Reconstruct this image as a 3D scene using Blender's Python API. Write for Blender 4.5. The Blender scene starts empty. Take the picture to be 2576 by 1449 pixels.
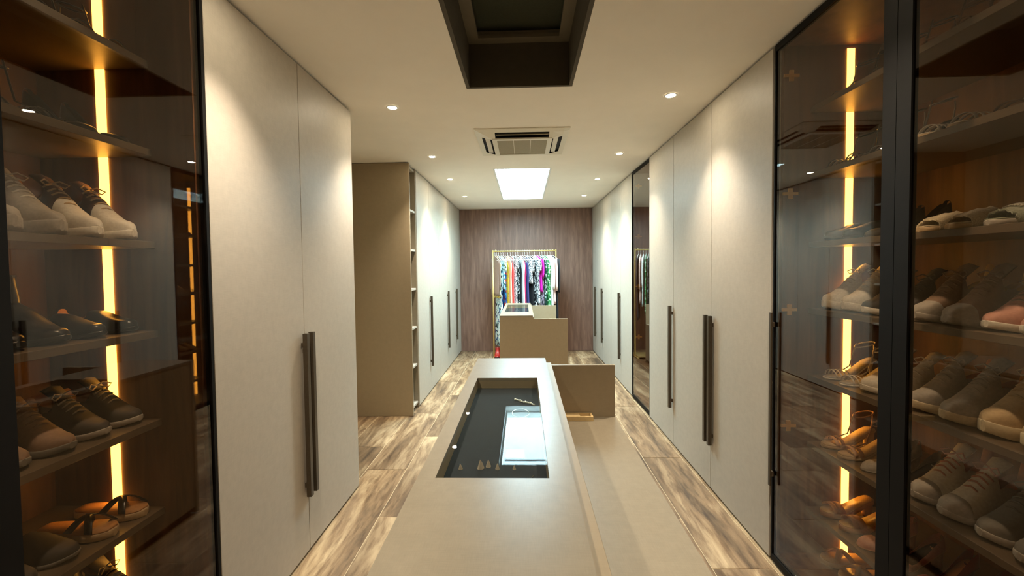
import bpy, bmesh, math, random
from mathutils import Vector, Matrix
random.seed(7)
PI = math.pi
S = bpy.context.scene
COL = S.collection

# ------------------------------------------------------------------ camera, world, exposure
FPX, CX, CY = 1041.757, 1287.171, 709.746
YAW, PITCH, ROLL, EYE = 0.0300, 0.0320, -0.0116, 1.5076
cam = bpy.data.cameras.new('camera')
cam.sensor_width = 36.0
cam.lens = FPX / 2576 * 36
cam.shift_x = (1288 - CX) / 2576
cam.shift_y = (CY - 724.5) / 2576
cam.clip_start = 0.05
camo = bpy.data.objects.new('camera', cam)
COL.objects.link(camo)
fwd = Vector((-math.sin(YAW) * math.cos(PITCH), math.cos(YAW) * math.cos(PITCH), -math.sin(PITCH)))
rgt = Vector((math.cos(YAW), math.sin(YAW), 0))
upv = rgt.cross(fwd)
r2 = math.cos(ROLL) * rgt + math.sin(ROLL) * upv
u2 = -math.sin(ROLL) * rgt + math.cos(ROLL) * upv
camo.matrix_world = Matrix(((r2.x, u2.x, -fwd.x, 0), (r2.y, u2.y, -fwd.y, 0), (r2.z, u2.z, -fwd.z, EYE), (0, 0, 0, 1)))
S.camera = camo

SKY = 20.0
SPOT = 42.0
LED = 4.6
w = bpy.data.worlds.new('sky')
S.world = w
w.use_nodes = True
bg = w.node_tree.nodes['Background']
bg.inputs[0].default_value = (0.62, 0.90, 1.0, 1)
bg.inputs[1].default_value = SKY
vs = S.view_settings
vs.view_transform = 'Standard'
vs.look = 'None'
vs.gamma = 1.0
vs.use_curve_mapping = False
vs.exposure = 1.65

# daylight opening of the bright skylight (sampling portal for the sky only)
pl = bpy.data.lights.new('skylight_portal', 'AREA')
pl.shape = 'RECTANGLE'
pl.size, pl.size_y = 0.60, 1.97
pl.cycles.is_portal = True
plo = bpy.data.objects.new('skylight_portal', pl)
plo.location = (-0.008, 5.555, 2.78)
COL.objects.link(plo)

# ------------------------------------------------------------------ constants of the room
H = 2.60
XL, XR = -1.166, 1.2455
YB, YF = 7.553, -1.0
WL, WR = -1.80, 1.88

# ------------------------------------------------------------------ materials
def srgb(r, g, b):
    f = lambda c: (c / 12.92) if c <= 0.04045 else ((c + 0.055) / 1.055) ** 2.4
    return (f(r / 255), f(g / 255), f(b / 255), 1)

MATS = {}
def base_mat(name):
    m = bpy.data.materials.new(name)
    m.use_nodes = True
    nt = m.node_tree
    b = nt.nodes['Principled BSDF']
    return m, nt, b

def N(nt, t, **kw):
    n = nt.nodes.new(t)
    for k, v in kw.items():
        setattr(n, k, v)
    return n

def coords(nt, scale=(1, 1, 1), kind='Object', rot=(0, 0, 0)):
    tc = N(nt, 'ShaderNodeTexCoord')
    mp = N(nt, 'ShaderNodeMapping')
    mp.inputs['Scale'].default_value = scale
    mp.inputs['Rotation'].default_value = rot
    nt.links.new(tc.outputs[kind], mp.inputs['Vector'])
    return mp.outputs['Vector']

def ramp(nt, fac, stops):
    r = N(nt, 'ShaderNodeValToRGB')
    while len(r.color_ramp.elements) < len(stops):
        r.color_ramp.elements.new(0.5)
    for e, (p, c) in zip(r.color_ramp.elements, stops):
        e.position = p
        e.color = c
    nt.links.new(fac, r.inputs['Fac'])
    return r.outputs['Color']

def add_bump(nt, b, fac, strength, dist=0.002):
    bu = N(nt, 'ShaderNodeBump')
    bu.inputs['Strength'].default_value = strength
    bu.inputs['Distance'].default_value = dist
    nt.links.new(fac, bu.inputs['Height'])
    nt.links.new(bu.outputs['Normal'], b.inputs['Normal'])

def plain(name, col, rough=0.5, metal=0.0, spec=0.5, noise=0.06, nscale=60, bump=0.0, coat=0.0, sheen=0.0):
    """one colour with slight procedural mottling"""
    if name in MATS:
        return MATS[name]
    m, nt, b = base_mat(name)
    v = coords(nt)
    no = N(nt, 'ShaderNodeTexNoise')
    no.inputs['Scale'].default_value = nscale
    no.inputs['Detail'].default_value = 4
    nt.links.new(v, no.inputs['Vector'])
    lo = tuple(c * (1 - noise) for c in col[:3]) + (1,)
    hi = tuple(min(1, c * (1 + noise)) for c in col[:3]) + (1,)
    nt.links.new(ramp(nt, no.outputs['Fac'], [(0.3, lo), (0.7, hi)]), b.inputs['Base Color'])
    b.inputs['Roughness'].default_value = rough
    b.inputs['Metallic'].default_value = metal
    b.inputs['Specular IOR Level'].default_value = spec
    b.inputs['Coat Weight'].default_value = coat
    b.inputs['Sheen Weight'].default_value = sheen
    if bump:
        add_bump(nt, b, no.outputs['Fac'], bump)
    MATS[name] = m
    return m

def linen(name, col, rough, spec=0.5, amt=0.05, bump=0.08):
    """fine woven laminate: crossed stretched noises"""
    m, nt, b = base_mat(name)
    out = []
    for sc in ((700, 30, 30), (30, 700, 30), (30, 30, 700)):
        no = N(nt, 'ShaderNodeTexNoise')
        no.inputs['Scale'].default_value = 1
        no.inputs['Detail'].default_value = 2
        nt.links.new(coords(nt, sc), no.inputs['Vector'])
        out.append(no.outputs['Fac'])
    a = N(nt, 'ShaderNodeMath', operation='ADD')
    nt.links.new(out[0], a.inputs[0]); nt.links.new(out[1], a.inputs[1])
    a2 = N(nt, 'ShaderNodeMath', operation='ADD')
    nt.links.new(a.outputs[0], a2.inputs[0]); nt.links.new(out[2], a2.inputs[1])
    d = N(nt, 'ShaderNodeMath', operation='DIVIDE')
    nt.links.new(a2.outputs[0], d.inputs[0]); d.inputs[1].default_value = 3
    lo = tuple(c * (1 - amt) for c in col[:3]) + (1,)
    hi = tuple(c * (1 + amt) for c in col[:3]) + (1,)
    nt.links.new(ramp(nt, d.outputs[0], [(0.4, lo), (0.6, hi)]), b.inputs['Base Color'])
    b.inputs['Roughness'].default_value = rough
    b.inputs['Specular IOR Level'].default_value = spec
    add_bump(nt, b, d.outputs[0], bump, 0.001)
    MATS[name] = m
    return m

def wood(name, dark, mid, light, axis='z', rough=0.45, scale=1.0, contrast=(0.3, 0.5, 0.7), rand=False):
    m, nt, b = base_mat(name)
    s = {'x': (1.2, 14, 14), 'y': (14, 1.2, 14), 'z': (14, 14, 1.2), 'p': (9, 1.5, 9)}[axis]
    s = tuple(q * scale for q in s)
    v = coords(nt, s)
    if rand:
        oi = N(nt, 'ShaderNodeObjectInfo')
        ad = N(nt, 'ShaderNodeVectorMath', operation='ADD')
        ml = N(nt, 'ShaderNodeVectorMath', operation='SCALE')
        cb = N(nt, 'ShaderNodeCombineXYZ')
        for i in range(3):
            nt.links.new(oi.outputs['Random'], cb.inputs[i])
        nt.links.new(cb.outputs[0], ml.inputs[0]); ml.inputs['Scale'].default_value = 60
        nt.links.new(v, ad.inputs[0]); nt.links.new(ml.outputs[0], ad.inputs[1])
        v = ad.outputs[0]
    n1 = N(nt, 'ShaderNodeTexNoise')
    n1.inputs['Scale'].default_value = 1.0
    n1.inputs['Detail'].default_value = 8
    n1.inputs['Roughness'].default_value = 0.65
    n1.inputs['Distortion'].default_value = 0.6
    nt.links.new(v, n1.inputs['Vector'])
    c = ramp(nt, n1.outputs['Fac'], [(contrast[0], dark), (contrast[1], mid), (contrast[2], light)])
    nt.links.new(c, b.inputs['Base Color'])
    b.inputs['Roughness'].default_value = rough
    add_bump(nt, b, n1.outputs['Fac'], 0.15)
    MATS[name] = m
    return m, nt, b, v, c

def emit(name, col, strength):
    m = bpy.data.materials.new(name)
    m.use_nodes = True
    nt = m.node_tree
    nt.nodes.clear()
    e = N(nt, 'ShaderNodeEmission')
    e.inputs[0].default_value = col
    e.inputs[1].default_value = strength
    o = N(nt, 'ShaderNodeOutputMaterial')
    nt.links.new(e.outputs[0], o.inputs[0])
    MATS[name] = m
    return m

def thin_glass(name, tint, refl=1.0, f0=0.045):
    """flat pane: tinted straight transmission plus Schlick reflection"""
    m = bpy.data.materials.new(name)
    m.use_nodes = True
    nt = m.node_tree
    nt.nodes.clear()
    lw = N(nt, 'ShaderNodeLayerWeight'); lw.inputs[0].default_value = 0.5
    p = N(nt, 'ShaderNodeMath', operation='POWER'); p.inputs[1].default_value = 5
    nt.links.new(lw.outputs['Facing'], p.inputs[0])
    mu = N(nt, 'ShaderNodeMath', operation='MULTIPLY_ADD')
    nt.links.new(p.outputs[0], mu.inputs[0]); mu.inputs[1].default_value = (1 - f0) * refl; mu.inputs[2].default_value = f0 * refl
    t = N(nt, 'ShaderNodeBsdfTransparent'); t.inputs[0].default_value = tint
    g = N(nt, 'ShaderNodeBsdfGlossy'); g.inputs['Roughness'].default_value = 0.0
    g.inputs[0].default_value = (1, 1, 1, 1)
    mx = N(nt, 'ShaderNodeMixShader')
    nt.links.new(mu.outputs[0], mx.inputs[0]); nt.links.new(t.outputs[0], mx.inputs[1]); nt.links.new(g.outputs[0], mx.inputs[2])
    o = N(nt, 'ShaderNodeOutputMaterial')
    nt.links.new(mx.outputs[0], o.inputs[0])
    MATS[name] = m
    return m

def printed(name, ground, colours, scale=30, kind='voronoi'):
    """patterned fabric: blotches of colours on a ground"""
    if name in MATS:
        return MATS[name]
    m, nt, b = base_mat(name)
    v = coords(nt, (1, 1, 1))
    cur = None
    stops = [(0.0, ground)]
    n = len(colours)
    if kind == 'voronoi':
        vo = N(nt, 'ShaderNodeTexVoronoi'); vo.inputs['Scale'].default_value = scale
        no = N(nt, 'ShaderNodeTexNoise'); no.inputs['Scale'].default_value = scale * 0.6; no.inputs['Detail'].default_value = 3
        nt.links.new(v, no.inputs['Vector'])
        mixv = N(nt, 'ShaderNodeVectorMath', operation='MULTIPLY_ADD')
        nt.links.new(no.outputs['Color'], mixv.inputs[0]); mixv.inputs[1].default_value = (0.04, 0.04, 0.04)
        nt.links.new(v, mixv.inputs[2])
        nt.links.new(mixv.outputs[0], vo.inputs['Vector'])
        sep = N(nt, 'ShaderNodeSeparateColor'); nt.links.new(vo.outputs['Color'], sep.inputs[0])
        fac = sep.outputs[0]
    else:
        no = N(nt, 'ShaderNodeTexNoise'); no.inputs['Scale'].default_value = scale; no.inputs['Detail'].default_value = 3
        nt.links.new(v, no.inputs['Vector'])
        mr = N(nt, 'ShaderNodeMapRange'); mr.inputs[1].default_value = 0.25; mr.inputs[2].default_value = 0.75
        nt.links.new(no.outputs['Fac'], mr.inputs[0]); fac = mr.outputs[0]
    r = N(nt, 'ShaderNodeValToRGB'); r.color_ramp.interpolation = 'CONSTANT'
    cols = [ground] + colours
    while len(r.color_ramp.elements) < len(cols):
        r.color_ramp.elements.new(0.5)
    for i, c in enumerate(cols):
        r.color_ramp.elements[i].position = 0 if i == 0 else 0.40 + 0.6 * (i - 1) / len(colours)
        r.color_ramp.elements[i].color = c
    nt.links.new(fac, r.inputs[0])
    nt.links.new(r.outputs[0], b.inputs['Base Color'])
    b.inputs['Roughness'].default_value = 0.75
    b.inputs['Specular IOR Level'].default_value = 0.2
    MATS[name] = m
    return m

M_door = linen('cream_linen_laminate', srgb(182, 174, 161), 0.48, 0.3)
M_tan = linen('tan_linen_laminate', srgb(140, 129, 110), 0.33, 0.5, 0.07, 0.15)
M_brown = linen('bronze_laminate', srgb(152, 136, 110), 0.42, 0.4, 0.04)
M_ceil = plain('ceiling_paint', srgb(242, 236, 224), 0.85, noise=0.015, nscale=6)
M_wall = plain('beige_wall_paint', srgb(196, 182, 156), 0.85, noise=0.02, nscale=5)
M_shaft = plain('taupe_shaft_paint', srgb(80, 73, 58), 0.8, noise=0.06, nscale=20)
M_sframe = plain('taupe_frame_paint', srgb(112, 103, 84), 0.7, noise=0.05, nscale=20)
M_shaftw = plain('white_shaft_paint', srgb(225, 225, 220), 0.8, noise=0.02, nscale=20)
M_black = plain('black_metal', srgb(14, 12, 10), 0.6, spec=0.15)
M_shadow = plain('black_plinth_gap_shade', srgb(22, 20, 17), 0.6)  # plinth colour; on wardrobe carcasses it puts shade into the door gaps
M_handle = plain('dark_bronze_metal', srgb(66, 56, 42), 0.42, nscale=90, noise=0.12)
M_brass = plain('brass', srgb(236, 186, 92), 0.4, metal=0.3)
M_gold = plain('pale_gold_metal', srgb(232, 208, 140), 0.32, metal=0.7)
M_white = plain('white_plastic', srgb(236, 234, 228), 0.4, noise=0.01)
M_acw = plain('ivory_plastic', srgb(226, 221, 204), 0.4, noise=0.02)
M_acg = plain('dusty_grille', srgb(150, 140, 112), 0.6, noise=0.08, nscale=200)
M_dark = plain('dark_void', srgb(18, 15, 11), 0.7)
M_velvet = plain('black_velvet', srgb(40, 43, 48), 0.9, noise=0.15, nscale=40, spec=0.2)
M_grout = plain('pale_grout', srgb(200, 182, 150), 0.9, noise=0.04)
M_blind = plain('olive_blind_fabric', srgb(66, 68, 52), 0.9, noise=0.1, nscale=90)
M_led = emit('warm_led', (1.0, 0.45, 0.06, 1), LED)
M_lamp = emit('warm_lamp', (1.0, 0.86, 0.62, 1), 110.0)
M_smoke = thin_glass('smoked_glass', (0.80, 0.755, 0.70, 1), 0.9, 0.045)
M_smoke2 = thin_glass('dark_smoked_glass', (0.84, 0.79, 0.73, 1), 1.1, 0.06)
M_clear = thin_glass('clear_glass', (0.93, 0.95, 0.94, 1), 0.12, 0.05)
M_skyg = thin_glass('skylight_glass', (0.97, 0.98, 0.98, 1), 0.5)
M_inner, *_ = wood('walnut_interior', srgb(74, 46, 26), srgb(104, 68, 40), srgb(126, 86, 54), 'z', 0.5)
M_shelf = plain('taupe_shelf_laminate', srgb(104, 89, 71), 0.4, noise=0.05)
M_back, nt, b, v, c = wood('walnut_veneer', srgb(94, 68, 56), srgb(120, 90, 76), srgb(146, 114, 98), 'z', 0.5, 1.6, (0.25, 0.5, 0.75), True)

# floor plank: rustic wood-look porcelain
M_plank, nt, b, v, c = wood('rustic_wood_tile', srgb(82, 67, 53), srgb(146, 121, 92), srgb(198, 176, 142), 'p', 0.42, 0.8, (0.30, 0.5, 0.68), True)
n2 = N(nt, 'ShaderNodeTexNoise'); n2.inputs['Scale'].default_value = 0.35; n2.inputs['Detail'].default_value = 5
nt.links.new(v, n2.inputs['Vector'])
n3 = N(nt, 'ShaderNodeTexNoise'); n3.inputs['Scale'].default_value = 5; n3.inputs['Detail'].default_value = 6
nt.links.new(v, n3.inputs['Vector'])
mxa = N(nt, 'ShaderNodeMix', data_type='RGBA', blend_type='MULTIPLY')
mxa.inputs['Factor'].default_value = 0.75
nt.links.new(c, mxa.inputs['A'])
nt.links.new(ramp(nt, n2.outputs['Fac'], [(0.38, (0.50, 0.46, 0.42, 1)), (0.52, (1, 1, 1, 1)), (0.75, (1.0, 0.95, 0.86, 1))]), mxa.inputs['B'])
mxb = N(nt, 'ShaderNodeMix', data_type='RGBA', blend_type='MULTIPLY')
mxb.inputs['Factor'].default_value = 0.85
nt.links.new(mxa.outputs['Result'], mxb.inputs['A'])
nt.links.new(ramp(nt, n3.outputs['Fac'], [(0.36, (0.55, 0.50, 0.46, 1)), (0.52, (1, 1, 1, 1))]), mxb.inputs['B'])
nt.links.new(mxb.outputs['Result'], b.inputs['Base Color'])

# ------------------------------------------------------------------ mesh helpers
class MB:
    def __init__(self):
        self.v, self.f, self.sm = [], [], []
    def quadbox(self, x0, x1, y0, y1, z0, z1):
        i = len(self.v)
        self.v += [(x0, y0, z0), (x1, y0, z0), (x1, y1, z0), (x0, y1, z0), (x0, y0, z1), (x1, y0, z1), (x1, y1, z1), (x0, y1, z1)]
        for q in ((3, 2, 1, 0), (4, 5, 6, 7), (0, 1, 5, 4), (1, 2, 6, 5), (2, 3, 7, 6), (3, 0, 4, 7)):
            self.f.append(tuple(i + k for k in q)); self.sm.append(False)
        return self
    def loft(self, rings, closed=True, cap=True, smooth=True):
        i = len(self.v)
        n = len(rings[0])
        for r in rings:
            self.v += [tuple(p) for p in r]
        m = n if closed else n - 1
        for a in range(len(rings) - 1):
            for k in range(m):
                k2 = (k + 1) % n
                self.f.append((i + a * n + k, i + a * n + k2, i + (a + 1) * n + k2, i + (a + 1) * n + k)); self.sm.append(smooth)
        if cap and closed:
            self.f.append(tuple(i + k for k in reversed(range(n)))); self.sm.append(False)
            e = i + (len(rings) - 1) * n
            self.f.append(tuple(e + k for k in range(n))); self.sm.append(False)
        return self
    def tube(self, pts, r, n=6, cap=True):
        pts = [Vector(p) for p in pts]
        rs = r if isinstance(r, (list, tuple)) else [r] * len(pts)
        rings = []
        ref = None
        for k, p in enumerate(pts):
            a = pts[max(0, k - 1)]; b_ = pts[min(len(pts) - 1, k + 1)]
            t = (b_ - a).normalized()
            if ref is None:
                ref = Vector((0, 0, 1)) if abs(t.z) < 0.9 else Vector((1, 0, 0))
            u = (ref - t * ref.dot(t)).normalized()
            ref = u
            w_ = t.cross(u)
            rings.append([p + (u * math.cos(2 * PI * j / n) + w_ * math.sin(2 * PI * j / n)) * rs[k] for j in range(n)])
        return self.loft(rings, True, cap)
    def band(self, pts, nrm_w, th):
        """flat strap along pts; nrm_w: width vector (Vector), th thickness"""
        pts = [Vector(p) for p in pts]
        rings = []
        wv = Vector(nrm_w)
        for k, p in enumerate(pts):
            t = (pts[min(len(pts) - 1, k + 1)] - pts[max(0, k - 1)]).normalized()
            n_ = t.cross(wv).normalized() * th
            rings.append([p - wv / 2, p + wv / 2, p + wv / 2 + n_, p - wv / 2 + n_])
        return self.loft(rings, True, True)
    def xform(self, mtx):
        self.v = [tuple(mtx @ Vector(p)) for p in self.v]
        return self
    def mesh(self, name, mat):
        me = bpy.data.meshes.new(name)
        me.from_pydata(self.v, [], self.f)
        me.polygons.foreach_set('use_smooth', self.sm)
        me.materials.append(mat)
        bm = bmesh.new(); bm.from_mesh(me)
        bmesh.ops.recalc_face_normals(bm, faces=bm.faces)
        bm.to_mesh(me); bm.free()
        me.update()
        return me
    def build(self, name, mat, parent=None, bevel=0.0, seg=1):
        me = self.mesh(name, mat)
        if bevel:
            bm = bmesh.new(); bm.from_mesh(me)
            bmesh.ops.bevel(bm, geom=list(bm.edges), offset=bevel, segments=seg, affect='EDGES', profile=0.5)
            bm.to_mesh(me); bm.free()
        return link(name, me, parent)

def link(name, me, parent=None):
    o = bpy.data.objects.new(name, me)
    COL.objects.link(o)
    if parent is not None:
        o.parent = parent
    return o

def box(name, x0, x1, y0, y1, z0, z1, mat, parent=None, bevel=0.0, seg=1):
    """box in the frame of its parent (parents here sit unrotated, offset removed)"""
    ox = oy = oz = 0
    if parent is not None:
        p = WORLD.get(parent.name, (0, 0, 0))
        ox, oy, oz = p
    cx, cy, cz = (x0 + x1) / 2, (y0 + y1) / 2, (z0 + z1) / 2
    mb = MB().quadbox(x0 - cx, x1 - cx, y0 - cy, y1 - cy, z0 - cz, z1 - cz)
    o = mb.build(name, mat, parent, bevel, seg)
    o.location = (cx - ox, cy - oy, cz - oz)
    WORLD[o.name] = (cx, cy, cz)
    return o
WORLD = {}

def thing(name, label, cat, loc, group=None):
    o = bpy.data.objects.new(name, None)
    o.empty_display_size = 0.1
    COL.objects.link(o)
    o.location = loc
    WORLD[o.name] = tuple(loc)
    return tag(o, label, cat, group)

def tag(o, label, cat, group=None):
    o['label'] = label
    o['category'] = cat
    if group:
        o['group'] = group
    return o

def struct(o, label=None):
    o['kind'] = 'structure'
    if label:
        o['label'] = label
    return o

# ------------------------------------------------------------------ setting
floor = struct(box('floor', WL - 0.1, WR + 0.1, YF - 0.1, YB + 0.12, -0.06, -0.002, M_grout), 'rustic wood-look tile floor with pale joints')
PW, PLN, GAP = 0.305, 1.22, 0.005
plank_meshes = {}
col_i = 0
x = -0.905 - PW * 3
while x < WR:
    off = [0.0, 0.42, 0.82, 0.2, 0.61][col_i % 5]
    y = YF - off
    while y < YB:
        x0, x1 = max(x + GAP / 2, WL), min(x + PW - GAP / 2, WR)
        y0, y1 = max(y + GAP / 2, YF), min(y + PLN - GAP / 2, YB)
        if x1 - x0 > 0.02 and y1 - y0 > 0.02:
            key = (round(x1 - x0, 3), round(y1 - y0, 3))
            if key not in plank_meshes:
                plank_meshes[key] = MB().quadbox(-key[0] / 2, key[0] / 2, -key[1] / 2, key[1] / 2, -0.002, 0.0).mesh('plank', M_plank)
            p = link('plank', plank_meshes[key], floor)
            fx, fy, fz = WORLD[floor.name]
            p.location = ((x0 + x1) / 2 - fx, (y0 + y1) / 2 - fy, 0 - fz)
        y += PLN
    x += PW
    col_i += 1

# ceiling slab with two openings
SK1 = (-0.315, 0.281, 0.55, 2.517)
SK2 = (-0.309, 0.293, 4.572, 6.545)
mb = MB()
ew = 0.021                                   # openings are lined by the shaft boards
cx0, cx1 = min(SK1[0], SK2[0]) - ew, max(SK1[1], SK2[1]) + ew
mb.quadbox(WL - 0.1, cx0, YF - 0.1, YB + 0.12, H, H + 0.08)
mb.quadbox(cx1, WR + 0.1, YF - 0.1, YB + 0.12, H, H + 0.08)
mb.quadbox(cx0, cx1, YF - 0.1, SK1[2] - ew, H, H + 0.08)
mb.quadbox(cx0, cx1, SK1[3] + ew, SK2[2] - ew, H, H + 0.08)
mb.quadbox(cx0, cx1, SK2[3] + ew, YB + 0.12, H, H + 0.08)
mb.quadbox(SK1[1] + ew, cx1, SK1[2] - ew, SK1[3] + ew, H, H + 0.08)
mb.quadbox(cx0, SK2[0] - ew, SK2[2] - ew, SK2[3] + ew, H, H + 0.08)
struct(mb.build('ceiling', M_ceil), 'smooth beige painted ceiling with two skylight openings')

def skylight(name, r, shaft_mat, label, closed):
    x0, x1, y0, y1 = r
    t = bpy.data.objects.new(name, None); COL.objects.link(t)
    t.location = ((x0 + x1) / 2, (y0 + y1) / 2, H); WORLD[t.name] = tuple(t.location)
    struct(t, label)
    e = 0.02
    zf_ = 2.86 if closed else 2.70
    zc_ = zf_ + 0.09
    mbx = MB()
    mbx.quadbox(x0 - e, x0, y0 - e, y1 + e, H + 0.0005, zc_).quadbox(x1, x1 + e, y0 - e, y1 + e, H + 0.0005, zc_)
    mbx.quadbox(x0, x1, y0 - e, y0, H + 0.0005, zc_).quadbox(x0, x1, y1, y1 + e, H + 0.0005, zc_)
    o = mbx.build('shaft', shaft_mat, t); o.location = -t.location
    a = 0.062 if closed else 0.022
    fr = MB()
    for (k, z0, z1) in ((0.0, zf_ - 0.005, zf_ + 0.015), (0.012, zf_ + 0.015, zf_ + 0.04)):
        q = a if k == 0 else a - 0.02
        q = a - k
        fr.quadbox(x0, x0 + q, y0, y1, z0, z1).quadbox(x1 - q, x1, y0, y1, z0, z1)
        fr.quadbox(x0 + q, x1 - q, y0, y0 + q, z0, z1).quadbox(x0 + q, x1 - q, y1 - q, y1, z0, z1)
    o = fr.build('frame', M_sframe if closed else shaft_mat, t); o.location = -t.location
    box('pane', x0 + 0.002, x1 - 0.002, y0 + 0.002, y1 - 0.002, zf_ + 0.042, zf_ + 0.048, M_skyg, t)
    if closed:
        box('blind', x0, x1, y0, y1, 2.915, 2.93, M_blind, t)
        box('outer_cover', x0 - 0.02, x1 + 0.02, y0 - 0.02, y1 + 0.02, 2.95, 2.97, M_dark, t)
    else:
        box('blind_rail', x0 + 0.05, x1 - 0.05, 4.93, 4.95, zf_ + 0.02, zf_ + 0.034, M_handle, t)
        box('blind_cassette', x0 + 0.05, x1 - 0.05, y0 + 0.03, y0 + 0.09, zf_ + 0.0, zf_ + 0.04, M_shaftw, t)
    return t
skylight('window_1', SK1, M_shaft, 'skylight closed by a dark blind in a taupe recess', True)
skylight('window_2', SK2, M_shaftw, 'bright skylight glowing with daylight between the rear downlights', False)

struct(box('wall_left', WL - 0.1, WL, YF, YB, 0, H, M_wall), 'plain beige wall behind the wardrobes by the alcove')
struct(box('wall_right', WR, WR + 0.1, YF, YB, 0, H, M_wall), 'plain wall behind the wardrobe row')
struct(box('wall_front', WL, WR, YF - 0.1, YF, 0, H, M_wall), 'plain wall at the entrance end')
wb = struct(box('wall_back', WL - 0.1, WR + 0.1, YB + 0.012, YB + 0.12, 0, H, M_shadow), 'walnut veneer feature wall behind the clothes rack')
px = [WL, XL, -0.45, 0.06, 0.57, XR, WR]
for a, b_ in zip(px[:-1], px[1:]):
    box('veneer_panel', a + 0.0012, b_ - 0.0012, YB, YB + 0.012, 0.004, H - 0.002, M_back, wb)

# ------------------------------------------------------------------ wardrobes
def handle(parent, y, side, z0=0.32, z1=1.182, hw=0.0125, pr=0.036):
    """square bar pull standing off the door"""
    X = XL if side < 0 else XR
    d = 1 if side < 0 else -1
    px_, py_, pz_ = WORLD[parent.name]
    mb = MB()
    x0, x1 = sorted((X + d * 0.012, X + d * pr))
    mb.quadbox(x0, x1, y - hw, y + hw, z0, z1)
    for z in (z0 + 0.06, z1 - 0.06):
        a, b_ = sorted((X + d * 0.0005, X + d * 0.012))
        mb.quadbox(a, b_, y - 0.008, y + 0.008, z - 0.012, z + 0.012)
    mb.v = [(p[0] - px_, p[1] - py_, p[2] - pz_) for p in mb.v]
    return mb.build('handle', M_handle, parent)

def wardrobe(side, seams, handles, label, swing=None):
    """carcass with one door per gap; handles: {door index: y}"""
    X, W = (XL, WL) if side < 0 else (XR, WR)
    d = -1 if side < 0 else 1
    y0, y1 = seams[0], seams[-1]
    t = thing('wardrobe', label, 'wardrobe', ((X + W) / 2, (y0 + y1) / 2, 0), 'full-height cream wardrobes')
    a, b_ = sorted((X + d * 0.026, W - d * 0.005))
    box('body', a, b_, y0 + 0.021, y1 - 0.021, 0.05, H - 0.03, M_shadow, t)  # carcass coloured black so gaps round the doors read as shade
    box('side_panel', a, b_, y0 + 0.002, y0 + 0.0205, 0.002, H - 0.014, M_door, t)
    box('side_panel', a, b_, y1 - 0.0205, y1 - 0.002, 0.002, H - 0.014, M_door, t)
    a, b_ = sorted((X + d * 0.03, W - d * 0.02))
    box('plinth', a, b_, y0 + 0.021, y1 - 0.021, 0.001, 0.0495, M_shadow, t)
    for i in range(len(seams) - 1):
        a, b_ = sorted((X, X + d * 0.022))
        dr = box('door', a, b_, seams[i] + 0.0021, seams[i + 1] - 0.0021, 0.014, H - 0.014, M_door, t, 0.0012)
        if i in handles:
            for hy in handles[i]:
                handle(dr, hy, side)
        if swing and i == swing[0]:
            dr.rotation_euler.z = swing[1]
    return t

wardrobe(-1, [1.512, 2.150, 2.815], {0: [2.122], 1: [2.180]}, 'two-door cream wardrobe between the smoked glass cabinet and the alcove')
wardrobe(-1, [4.50, 5.10, 5.67, 6.27, 6.965], {0: [5.070], 2: [6.236]}, 'four-door cream wardrobe beside the open shelf unit')
wardrobe(-1, [6.972, 7.549], {0: [7.005]}, 'single-door cream wardrobe at the walnut wall on the open shelf side')
wardrobe(1, [2.124, 2.796, 3.490, 4.156], {0: [2.764], 1: [2.828], 2: [3.512]}, 'three-door cream wardrobe between the two smoked glass cabinets')
wardrobe(1, [4.802, 5.370, 5.960, 6.560, 7.180, 7.549], {1: [5.396], 3: [6.586], 4: [7.205]}, 'five-door cream wardrobe between the narrow glass cabinet and walnut wall')

# open shelf unit that ends the far wardrobe run
t = thing('open_shelf_unit', 'tall bronze open shelf unit standing at the alcove', 'shelf unit', ((WL + XL) / 2, 4.34, 0))
box('side_panel', WL + 0.004, XL + 0.012, 4.19, 4.212, 0.002, H - 0.006, M_brown, t, 0.001)
box('side_panel', WL + 0.004, XL - 0.004, 4.476, 4.496, 0.002, H - 0.006, M_tan, t, 0.001)
box('back_panel', WL + 0.004, WL + 0.02, 4.212, 4.476, 0.002, H - 0.006, M_tan, t)
for z in (0.05, 0.466, 0.875, 1.29, 1.705, 2.12, 2.56):
    box('shelf', WL + 0.022, XL - 0.012, 4.2125, 4.4755, z, z + 0.022, M_door, t, 0.001)

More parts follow.
